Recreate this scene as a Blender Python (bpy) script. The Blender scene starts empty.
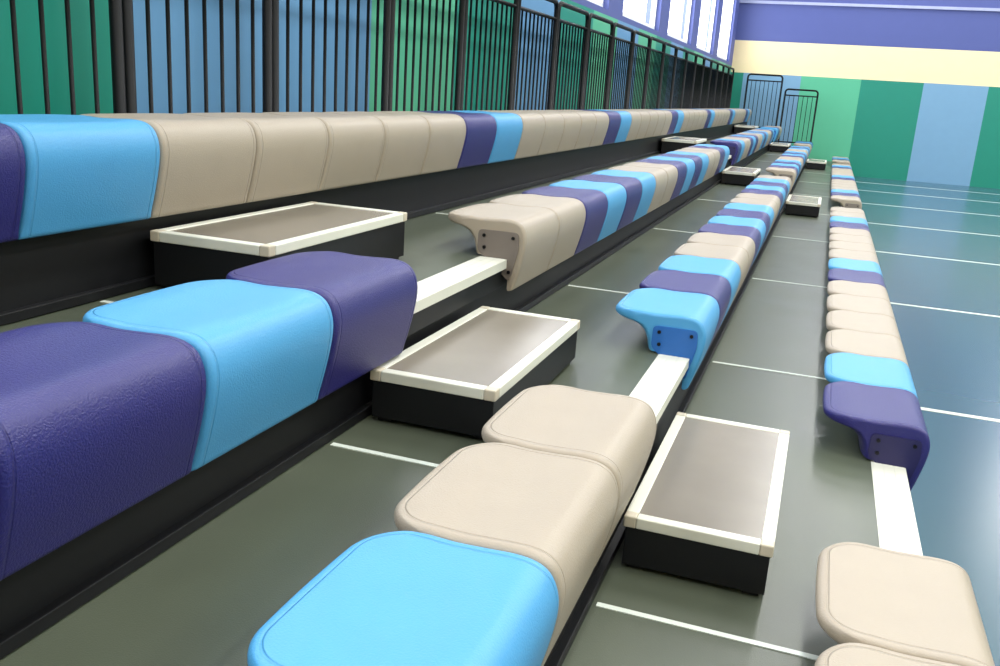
import bpy, bmesh, math, random
from mathutils import Vector, Matrix
random.seed(4)
S=bpy.context.scene
S.view_settings.view_transform='Standard'
S.view_settings.look='None'
S.view_settings.exposure=0.0

# ---------------------------------------------------------------- constants (metres)
XN=[0.0,-0.780,-1.509,-2.229]      # nosing front x of every tier
SX=[-0.004,-0.022,0.0,0.0]         # seat mounting offset per tier
ZN=[0.0,0.271,0.550,0.882]         # deck height of every tier
COURT=-0.30
WY=22.6; WXL=-2.80; WXR=13.0; WYF=-5.0; CEIL=6.5
PITCH=0.46
Y0,Y1=-2.5,22.35                   # deck run

# ---------------------------------------------------------------- materials
def lin(c):
    o=[]
    for v in c:
        v/=255.0
        o.append(v/12.92 if v<=0.04045 else ((v+0.055)/1.055)**2.4)
    return (*o,1)
def mat(name,col,rough=0.5,metal=0.0,spec=0.5,noise=0.06,nscale=6.0,bump=0.0,bscale=200.0,rvar=0.0):
    m=bpy.data.materials.new(name); m.use_nodes=True
    nt=m.node_tree; N=nt.nodes; L=nt.links
    b=N['Principled BSDF']
    b.inputs['Roughness'].default_value=rough; b.inputs['Metallic'].default_value=metal
    b.inputs['Specular IOR Level'].default_value=spec
    tc=N.new('ShaderNodeTexCoord')
    n=N.new('ShaderNodeTexNoise'); n.inputs['Scale'].default_value=nscale; n.inputs['Detail'].default_value=5
    L.new(tc.outputs['Object'],n.inputs['Vector'])
    r=N.new('ShaderNodeMapRange'); r.inputs[1].default_value=0.3; r.inputs[2].default_value=0.7
    r.inputs[3].default_value=1-noise; r.inputs[4].default_value=1+noise
    L.new(n.outputs['Fac'],r.inputs[0])
    mx=N.new('ShaderNodeVectorMath'); mx.operation='SCALE'
    mx.inputs[0].default_value=lin(col)[:3]
    L.new(r.outputs[0],mx.inputs['Scale']); L.new(mx.outputs[0],b.inputs['Base Color'])
    if rvar>0:
        r2=N.new('ShaderNodeMapRange'); r2.inputs[1].default_value=0.3; r2.inputs[2].default_value=0.7
        r2.inputs[3].default_value=rough-rvar; r2.inputs[4].default_value=rough+rvar
        L.new(n.outputs['Fac'],r2.inputs[0]); L.new(r2.outputs[0],b.inputs['Roughness'])
    if bump>0:
        n2=N.new('ShaderNodeTexNoise'); n2.inputs['Scale'].default_value=bscale; n2.inputs['Detail'].default_value=3
        L.new(tc.outputs['Object'],n2.inputs['Vector'])
        bp=N.new('ShaderNodeBump'); bp.inputs['Strength'].default_value=bump; bp.inputs['Distance'].default_value=0.002
        L.new(n2.outputs['Fac'],bp.inputs['Height']); L.new(bp.outputs[0],b.inputs['Normal'])
    return m
def seat_mat(name,col,rough=0.42,grain=0.3):
    m=mat(name,col,rough,noise=0.02,nscale=9)
    nt=m.node_tree;N=nt.nodes;L=nt.links;b=N['Principled BSDF']
    tc=[n for n in N if n.type=='TEX_COORD'][0]
    at=N.new('ShaderNodeAttribute'); at.attribute_name='edge_d'
    def math_(op,a,bv):
        n=N.new('ShaderNodeMath'); n.operation=op
        if hasattr(a,'links'): L.new(a,n.inputs[0])
        else: n.inputs[0].default_value=a
        if hasattr(bv,'links'): L.new(bv,n.inputs[1])
        else: n.inputs[1].default_value=bv
        return n.outputs[0]
    d=math_('ABSOLUTE',math_('SUBTRACT',at.outputs['Fac'],0.024),0)
    mr=N.new('ShaderNodeMapRange'); mr.interpolation_type='SMOOTHSTEP'
    mr.inputs[1].default_value=0.0003; mr.inputs[2].default_value=0.0038; mr.inputs[3].default_value=0; mr.inputs[4].default_value=1
    L.new(d,mr.inputs[0])
    b1=N.new('ShaderNodeBump'); b1.inputs['Strength'].default_value=1.0; b1.inputs['Distance'].default_value=0.0024
    L.new(mr.outputs[0],b1.inputs['Height'])
    v=N.new('ShaderNodeTexNoise'); v.inputs['Scale'].default_value=260; v.inputs['Detail'].default_value=3
    L.new(tc.outputs['Object'],v.inputs['Vector'])
    b2=N.new('ShaderNodeBump'); b2.inputs['Strength'].default_value=grain; b2.inputs['Distance'].default_value=0.0022
    L.new(v.outputs['Fac'],b2.inputs['Height']); L.new(b1.outputs[0],b2.inputs['Normal'])
    L.new(b2.outputs[0],b.inputs['Normal'])
    return m
M={}
M['N']=seat_mat('seat_navy_plastic',(37,34,102),0.38,0.95)
M['L']=seat_mat('seat_sky_blue_plastic',(70,146,194),0.47,0.4)
M['B']=seat_mat('seat_beige_plastic',(156,145,129),0.47,0.4)
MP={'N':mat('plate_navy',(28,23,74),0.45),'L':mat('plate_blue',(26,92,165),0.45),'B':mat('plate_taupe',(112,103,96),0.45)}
m_deck=mat('deck_olive_board',(77,83,69),0.36,noise=0.10,nscale=2.2,bump=0.25,bscale=350,rvar=0.03)
m_panel=mat('step_grey_board',(126,119,107),0.27,noise=0.12,nscale=2.0,bump=0.10,bscale=350)
m_black=mat('black_steel',(13,14,17),0.5,noise=0.1,spec=0.35)
m_alu=mat('aluminium_trim',(206,206,193),0.40,metal=0.0,noise=0.03)
m_cap=mat('trim_corner_plastic',(186,177,158),0.5)
m_rail=mat('railing_black_paint',(5,6,8),0.55,spec=0.2)
m_joint=mat('joint_strip',(205,212,202),0.4)
m_bolt=mat('bolt_dark',(15,15,20),0.35,metal=0.5)
m_white=mat('window_frame_white',(235,238,240),0.4)
m_ceil=mat('ceiling_white',(235,235,235),0.8)
m_yel=mat('wall_cream_paint',(240,220,174),0.6,noise=0.015)
m_pur=mat('wall_purple_paint',(74,85,146),0.6,noise=0.015)
m_lil=mat('trim_lilac',(160,166,200),0.5)
G1=mat('wall_light_green',(80,172,136),0.5,noise=0.015)
G2=mat('wall_dark_green',(8,128,108),0.5,noise=0.015)
BL=mat('wall_sky_blue',(112,154,186),0.5,noise=0.015)
BLs=mat('wall_side_blue',(92,142,184),0.5,noise=0.015)
TL=mat('wall_teal',(2,130,112),0.5,noise=0.015)
m_court=mat('court_blue_vinyl',(52,88,102),0.25,noise=0.03,nscale=0.8,spec=0.42)

# ---------------------------------------------------------------- helpers
def link(o,parent=None):
    S.collection.objects.link(o)
    if parent: o.parent=parent
    return o
def empty(name,loc=(0,0,0)):
    e=bpy.data.objects.new(name,None); e.empty_display_size=0.1; e.location=loc
    return link(e)
def boxes(name,lst,mats,parent=None,bevel=0.0):
    """lst: (x0,x1,y0,y1,z0,z1,matindex)"""
    bm=bmesh.new()
    for it in lst:
        x0,x1,y0,y1,z0,z1=it[:6]; mi=it[6] if len(it)>6 else 0
        vs=[bm.verts.new(p) for p in [(x0,y0,z0),(x1,y0,z0),(x1,y1,z0),(x0,y1,z0),(x0,y0,z1),(x1,y0,z1),(x1,y1,z1),(x0,y1,z1)]]
        for f in [(3,2,1,0),(4,5,6,7),(0,1,5,4),(1,2,6,5),(2,3,7,6),(3,0,4,7)]:
            bm.faces.new([vs[i] for i in f]).material_index=mi
    me=bpy.data.meshes.new(name); bm.to_mesh(me); bm.free()
    for m in mats: me.materials.append(m)
    o=bpy.data.objects.new(name,me)
    if bevel>0:
        b=o.modifiers.new('bevel','BEVEL'); b.width=bevel; b.segments=2; b.limit_method='ANGLE'
    return link(o,parent)
def tube_path(bm,pts,r,seg=8):
    pts=[Vector(p) for p in pts]; rings=[]
    n=len(pts)
    for i,p in enumerate(pts):
        t=(pts[min(i+1,n-1)]-pts[max(i-1,0)]).normalized()
        ref=Vector((1,0,0)) if abs(t.x)<0.9 else Vector((0,1,0))
        a=t.cross(ref).normalized(); b=t.cross(a)
        rings.append([bm.verts.new(p+r*(math.cos(2*math.pi*k/seg)*a+math.sin(2*math.pi*k/seg)*b)) for k in range(seg)])
    for i in range(n-1):
        for k in range(seg):
            f=bm.faces.new((rings[i][k],rings[i][(k+1)%seg],rings[i+1][(k+1)%seg],rings[i+1][k])); f.smooth=True
    bm.faces.new(rings[0]); bm.faces.new(rings[-1][::-1])

# ---------------------------------------------------------------- seat mesh
HW=0.2282; XB=-0.292; RC=0.100; XC=0.0; RB=0.014
ctrl=[(-.292,.130),(-.286,.142),(-.269,.148),(-.215,.150),(-.14,.148),(-.07,.150),(-.015,.152),(.024,.147),(.051,.131),(.066,.102),(.070,.065),(.063,.015),(.049,-.045),(.035,-.095),(.028,-.118),(.018,-.1235),
      (.005,-.118),(.005,-.06),(.005,.004),(-.06,.004),(-.135,.004),(-.148,.012),(-.155,.040),(-.172,.072),(-.200,.094),(-.24,.106),(-.273,.111),(-.288,.118)]
NTOP=15
def catmull(c,k=4):
    out=[];idx=[];n=len(c)
    for i in range(n):
        p0,p1,p2,p3=[Vector(c[(i+j)%n]) for j in(-1,0,1,2)]
        for s in range(k):
            t=s/k
            q=0.5*((2*p1)+(p2-p0)*t+(2*p0-5*p1+4*p2-p3)*t*t+(-p0+3*p1-3*p2+p3)*t**3)
            out.append((q.x,q.y)); idx.append(i+t)
    return out,idx
prof,pidx=catmull(ctrl,4)
prof=[(max(x,0.005) if (15.5<i<18.0) else x, max(z,0.004) if 18<=i<22 else z) for (x,z),i in zip(prof,pidx)]
def seat_mesh():
    n=len(prof)
    nor=[]
    for i in range(n):
        a=Vector(prof[i-1]);b=Vector(prof[(i+1)%n]); t=(b-a)
        if t.length>0: t.normalize()
        nor.append((-t.y,t.x))
    def wgt(ip):
        if ip<1: return ip
        if ip<=13: return 1
        if ip<15: return (15-ip)/2
        return 0
    vs=[]
    m=16
    for k in range(m+1): vs.append(-HW+RB+(2*(HW-RB))*k/m)
    e=[math.sin(math.pi/2*j/5)*RB for j in range(1,6)]
    extra=[HW-RB-0.004-0.011*j for j in range(8)]
    st=set(vs)|{v for v in extra}|{-v for v in extra}
    stations=sorted(st)
    stations=[-(HW-RB)-x for x in e[::-1]]+stations+[(HW-RB)+x for x in e]
    bm=bmesh.new(); lay=bm.verts.layers.float.new('edge_d'); rings=[]
    for v in stations:
        av=abs(v); over=max(0,av-(HW-RB)); ins=RB-math.sqrt(max(RB*RB-over*over,0))
        xb=XB+0.010*(av/HW)**2
        if av>HW-RC:
            xb+=RC-math.sqrt(max(RC*RC-(av-(HW-RC))**2,0))
        ring=[]
        for i,(x,z) in enumerate(prof):
            ip=pidx[i]; w=wgt(ip)
            x2=x-nor[i][0]*ins*w; z2=z-nor[i][1]*ins*w
            if x2<XC:
                tt=(XC-x2)/(XC-XB); x2=x2+(xb-XB)*tt**2.0
            if ip<NTOP+.5:
                cxx=XB+RC; cv=HW-RC
                xx=x2 if ip<7 else 0.2
                if xx<cxx and av>cv: d=RC-math.hypot(cxx-xx,av-cv)
                else: d=min(xx-XB,HW-av)
            else: d=0.0
            if 3<=ip<=7: z2-=0.005*math.cos(av/HW*math.pi/2)*math.sin((ip-3)/4*math.pi)
            vert=bm.verts.new((x2,v,z2)); vert[lay]=max(d,0); ring.append(vert)
        rings.append(ring)
    for a,b in zip(rings[:-1],rings[1:]):
        for i in range(n):
            f=bm.faces.new((a[i],a[(i+1)%n],b[(i+1)%n],b[i])); f.smooth=True
    caps=[bm.faces.new(rings[0][::-1]),bm.faces.new(rings[-1])]
    bmesh.ops.recalc_face_normals(bm,faces=bm.faces)
    bmesh.ops.triangulate(bm,faces=caps,ngon_method='EAR_CLIP')
    me=bpy.data.meshes.new('moulded_seat'); bm.to_mesh(me); bm.free()
    me.materials.append(M['B'])
    return me
SEAT=seat_mesh()
def plate_mesh():
    pts=[(-.122,.104),(.040,.104),(.044,.040),(.014,-.088),(-.124,.022)]
    bm=bmesh.new()
    dense=[]
    n=len(pts)
    for i in range(n):
        a=Vector(pts[i-1]);b=Vector(pts[i]);d=Vector(pts[(i+1)%n])
        for t in (0,.25,.5,.75,1):
            p=b+(a-b).normalized()*0.018; q=b+(d-b).normalized()*0.018
            dense.append((1-t)**2*p+2*t*(1-t)*b+t*t*q)
    f=[bm.verts.new((p.x,-0.006,p.y)) for p in dense]; g=[bm.verts.new((p.x,0.002,p.y)) for p in dense]
    bm.faces.new(f); bm.faces.new(g[::-1])
    k=len(dense)
    for i in range(k): bm.faces.new((f[i],g[i],g[(i+1)%k],f[(i+1)%k]))
    for (x,z) in [(-.098,.082),(.020,.082),(-.095,.036),(.010,-.050)]:
        ring=[bm.verts.new((x+.007*math.cos(t*math.pi/5),-.010,z+.007*math.sin(t*math.pi/5))) for t in range(10)]
        r2=[bm.verts.new((v.co.x,-.004,v.co.z)) for v in ring]
        bm.faces.new(ring).material_index=1
        for i in range(10): bm.faces.new((ring[i],r2[i],r2[(i+1)%10],ring[(i+1)%10])).material_index=1
    bmesh.ops.recalc_face_normals(bm,faces=bm.faces)
    me=bpy.data.meshes.new('seat_end_plate'); bm.to_mesh(me); bm.free()
    me.materials.append(MP['B']); me.materials.append(m_bolt)
    return me
PLATE=plate_mesh()
def seat(row,yc,col,par,idx,sy=1.0):
    o=bpy.data.objects.new('seat_%02d'%idx,SEAT); link(o,par)
    o.location=(XN[row]+SX[row],yc,ZN[row]+0.001); o.scale=(1,sy,1)
    o.material_slots[0].link='OBJECT'; o.material_slots[0].material=M[col]
def plate(row,y,col,par,side=1):
    o=bpy.data.objects.new('end_plate',PLATE); link(o,par)
    o.location=(XN[row]+SX[row],y,ZN[row]+0.001)
    if side<0: o.scale=(1,-1,1)
    o.material_slots[0].link='OBJECT'; o.material_slots[0].material=MP[col]
YB=[3.257,3.257+16*PITCH+0.98]; YB.append(YB[1]+16*PITCH+0.98)
YA=[2.262,2.278,2.291]
near=['BBLNLBBB','BBLNLNBB','NLNNLNBB']
far=[['NLBBBBNLBBBBNLBB','BNLBBBBNLBBBBNLB','BNLB'],
     ['LNLBBNLNLBBNLNLB','BNLNLBBNLNLBBLNL','BNLN'],
     ['BBNLNLBBNLNLBBNL','NLBBNLNBBLNLBBNL','LNBB']]
for r in range(3):
    par=empty('bleacher_seat_block')
    p=(0.467,0.464,0.47)[r]
    for k,c in enumerate(near[r]):
        seat(r,YA[r]-p*(k+.5),c,par,k+1,p/PITCH)
    plate(r,YA[r]-0.002,near[r][0],par,-1)
    for b in range(3):
        par=empty('bleacher_seat_block')
        for k,c in enumerate(far[r][b]):
            seat(r,YB[b]+PITCH*(k+.5),c,par,k+1)
        plate(r,YB[b]+0.002,far[r][b][0],par)
par=empty('bleacher_seat_block'); i=0
for k in range(-8,44):
    c={0:'L',6:'N'}.get(k%7,'B')
    i+=1; seat(3,1.655+PITCH*(k+.5),c,par,i)

# ---------------------------------------------------------------- tiers
JN=[1.935+2.29*k for k in range(-1,9)]
for t in range(4):
    e=empty('bleacher_tier')
    x1=XN[t]; x0=XN[t+1]-0.03 if t<3 else -2.72
    z=ZN[t]
    zb=COURT if t==0 else ZN[t-1]
    boxes('deck_board',[(x0,x1-0.113,Y0,Y1,z-0.03,z-0.002)],[m_deck],e)
    boxes('joint_strips',[(x0+0.03,x1-0.113,y-0.009,y+0.009,z-0.004,z+0.0005) for y in JN],[m_joint],e)
    ribs=[(x1-0.113,x1,Y0,Y1,z-0.035,z-0.001)]+[(x1-0.110+0.0355*j+0.001,x1-0.110+0.0355*(j+1)-0.001,Y0,Y1,z-0.003,z) for j in range(3)]
    boxes('nosing_beam',ribs,[m_alu],e)
    boxes('riser_panel',[(x1-0.05,x1-0.030,Y0,Y1,zb+0.001,z-0.035),(x1-0.05,x1-0.010,Y0,Y1,zb+0.001,zb+0.028),(x1-0.05,x1-0.018,Y0,Y1,z-0.11,z-0.035)],[m_black],e,0.002)
# ---------------------------------------------------------------- aisle boxes
for t in range(3):
    for yb in (2.128,3.257+16*PITCH+0.055,3.257+32*PITCH+0.98+0.055):
        x0=XN[t+1]+0.004; x1=XN[t+1]+0.371; y0=yb; y1=yb+0.87; z0=ZN[t]; z1=z0+0.1495
        if t==0: x1+=0.012; x0+=.006
        if t==2: z1+=0.022; x1+=0.035; y1+=0.02
        e=empty('aisle_step_box')
        w=0.033
        boxes('box_body',[(x0+.006,x1-.006,y0+.006,y1-.006,z0+0.012,z1-0.03)],[m_black],e,0.003)
        boxes('feet',[(a,a+.04,b,b+.04,z0,z0+.014) for a in (x0+.02,x1-.06) for b in (y0+.02,y1-.06)],[m_black],e)
        boxes('top_board',[(x0+w-.004,x1-w+.004,y0+w-.004,y1-w+.004,z1-0.03,z1-0.003)],[m_panel],e)
        boxes('aluminium_frame',[(x0,x0+w,y0+w,y1-w,z1-0.03,z1),(x1-w,x1,y0+w,y1-w,z1-0.03,z1),(x0+w,x1-w,y0,y0+w,z1-0.03,z1),(x0+w,x1-w,y1-w,y1,z1-0.03,z1)],[m_alu],e,0.003)
        boxes('corner_caps',[(a,a+w,b,b+w,z1-0.031,z1+0.001) for a in (x0,x1-w) for b in (y0,y1-w)],[m_cap],e,0.004)

# ---------------------------------------------------------------- railings
def rail_panel(name,axis,fixed,a0,a1,z0,z1,par=None,pk=0.098):
    bm=bmesh.new()
    P=(lambda a,z:(fixed,a,z)) if axis=='y' else (lambda a,z:(a,fixed,z))
    R=0.07; path=[P(a0,z0)]
    for k in range(7):
        t=math.pi/2*k/6; path.append(P(a0+R-R*math.cos(t),z1-R+R*math.sin(t)))
    for k in range(7):
        t=math.pi/2*k/6; path.append(P(a1-R+R*math.sin(t),z1-R+R*math.cos(t)))
    path.append(P(a1,z0))
    tube_path(bm,path,0.020)
    zr=z1-0.13; zl=z0+0.09
    tube_path(bm,[P(a0,zr),P(a1,zr)],0.014); tube_path(bm,[P(a0,zl),P(a1,zl)],0.014)
    n=max(2,int(round((a1-a0)/pk)))
    for k in range(1,n):
        a=a0+(a1-a0)*k/n; tube_path(bm,[P(a,zl),P(a,zr)],0.0075,6)
    for a in (a0,a1):
        p=P(a,z0+.006)
        r=bmesh.ops.create_cube(bm,size=1); bmesh.ops.scale(bm,vec=(.07,.05,.012),verts=r['verts']); bmesh.ops.translate(bm,vec=p,verts=r['verts'])
    me=bpy.data.meshes.new(name); bm.to_mesh(me); bm.free(); me.materials.append(m_rail)
    return link(bpy.data.objects.new(name,me),par)
edges=[-0.7,0.4,1.45,2.5,3.35,4.42]
while edges[-1]<21.3: edges.append(edges[-1]+1.0)
for a,b in zip(edges[:-1],edges[1:]):
    rail_panel('guard_railing','y',-2.62,a+0.025,b-0.025,ZN[3],1.86)
rail_panel('end_guard_railing','x',22.15,-2.36,-1.60,ZN[2],1.80)
rail_panel('end_guard_railing','x',22.15,-1.50,-0.80,ZN[1],1.52)

# ---------------------------------------------------------------- room shell
boxes('floor',[(WXL-0.2,WXR+0.2,WYF-0.2,WY+0.2,COURT-0.1,COURT)],[m_court])
boxes('court_line_markings',[(0.12,WXR-.5,y-0.022,y+0.022,COURT+0.0003,COURT+0.0025) for y in (2.2,5.0,7.81,10.69,13.39,16.2,18.8,20.9)],[m_joint])
mats=[G1,G2,BL,m_yel,m_pur]
cols=[1,2,0,1,2,1,0,2,1,0,1,2,0,1]
lst=[];x=0.07-1.29*3; k=0
while x<WXR:
    xe=min(x+1.29,WXR); xs=max(x,WXL-0.2)
    if xe>xs: lst.append((xs,xe,WY,WY+0.2,COURT,1.834,cols[k%len(cols)]))
    x+=1.29;k+=1
lst+=[(WXL-.2,WXR,WY,WY+.2,1.834,2.55,3),(WXL-.2,WXR,WY,WY+.2,2.55,CEIL,4)]
boxes('wall_back',lst,mats)
boxes('trim_1',[(WXL,WXR,WY-0.04,WY-0.001,3.36,3.42)],[m_lil])
SILL=2.03; WT=3.7
wl=[];bounds=[WYF,-0.2,1.4,2.73,3.7,4.57,5.75,6.9,8.1,9.3,10.4,11.6,12.8,14.0,15.2,16.4,17.6,18.8,20.0,21.3,WY]
cc=[1,3,3,2,2,0,3,2,3,0,2,0,3,2,3,0,2,3,0,1]
lm=[G1,G2,BLs,TL,m_pur]
for i,(a,b) in enumerate(zip(bounds[:-1],bounds[1:])): wl.append((WXL-.2,WXL,a,b,COURT,SILL-0.06,cc[i]))
wl.append((WXL-.2,WXL,WYF,WY,SILL-0.06,SILL,4)); wl.append((WXL-.2,WXL,WYF,WY,WT,CEIL,4))
wins=[]; y=WYF+0.6
piers=[(WYF,y)]
while y+2.3<WY:
    wins.append((y,y+2.3)); piers.append((y+2.3,min(y+3.0,WY))); y+=3.0
for a,b in piers: wl.append((WXL-.2,WXL,a,b,SILL,WT,4))
boxes('wall_left',wl,lm)
for i,(a,b) in enumerate(wins):
    fr=[(WXL-.12,WXL-.06,a,b,SILL,SILL+.06),(WXL-.12,WXL-.06,a,b,WT-.06,WT),(WXL-.12,WXL-.06,a,a+.06,SILL+.06,WT-.06),(WXL-.12,WXL-.06,b-.06,b,SILL+.06,WT-.06)]
    for f in (1/3,2/3): fr.append((WXL-.12,WXL-.06,a+(b-a)*f-.03,a+(b-a)*f+.03,SILL+.06,WT-.06))
    boxes('window_%d'%(i+1),fr,[m_white])
boxes('wall_right',[(WXR,WXR+.2,WYF,WY,COURT,2.0,0),(WXR,WXR+.2,WYF,WY,2.0,CEIL,1)],[G2,m_yel])
boxes('wall_front',[(WXL-.2,WXR,WYF-.2,WYF,COURT,2.0,0),(WXL-.2,WXR,WYF-.2,WYF,2.0,CEIL,1)],[BL,m_yel])
boxes('ceiling',[(WXL-.2,WXR+.2,WYF-.2,WY+.2,CEIL,CEIL+.2)],[m_ceil])

# ---------------------------------------------------------------- light
w=bpy.data.worlds.new('sky'); S.world=w; w.use_nodes=True
w.node_tree.nodes['Background'].inputs[0].default_value=(0.97,0.985,1,1)
w.node_tree.nodes['Background'].inputs[1].default_value=3.6
def area(name,loc,rot,sx,sy,p,col=(1,1,1)):
    l=bpy.data.lights.new(name,'AREA'); l.shape='RECTANGLE'; l.size=sx; l.size_y=sy; l.energy=p; l.color=col
    o=bpy.data.objects.new(name,l); o.location=loc; o.rotation_euler=rot; return link(o)
for i,x in enumerate((0.3,4.5,9.0)):
    for j in range(6):
        yy=-2+4.6*j
        f=empty('ceiling_light_fixture')
        boxes('housing',[(x-.35,x+.35,yy-1.3,yy+1.3,CEIL-.09,CEIL-.001)],[m_white],f)
        a=area('lamp',(x,yy,CEIL-.10),(0,0,0),.6,2.4,185,(1,.995,.97)); a.parent=f
for a,b in wins:
    area('window_daylight',(WXL-.35,(a+b)/2,(SILL+WT)/2),(0,-math.pi/2,0),WT-SILL,b-a,85,(.97,.985,1))

# ---------------------------------------------------------------- camera
pitch,roll,yaw=.2655,.06597,.3261
f=Vector((-math.sin(yaw)*math.cos(pitch),math.cos(yaw)*math.cos(pitch),-math.sin(pitch)))
r0=f.cross(Vector((0,0,1))).normalized(); u0=r0.cross(f)
r=math.cos(roll)*r0+math.sin(roll)*u0; u=r.cross(f)
cam=bpy.data.cameras.new('camera'); co=bpy.data.objects.new('camera',cam); link(co)
mw=Matrix(((r.x,u.x,-f.x,-.4171),(r.y,u.y,-f.y,0),(r.z,u.z,-f.z,1.19),(0,0,0,1)))
co.matrix_world=mw
cam.sensor_width=36; cam.sensor_fit='HORIZONTAL'; cam.lens=908.7/1000*36; cam.clip_start=0.02
S.camera=co
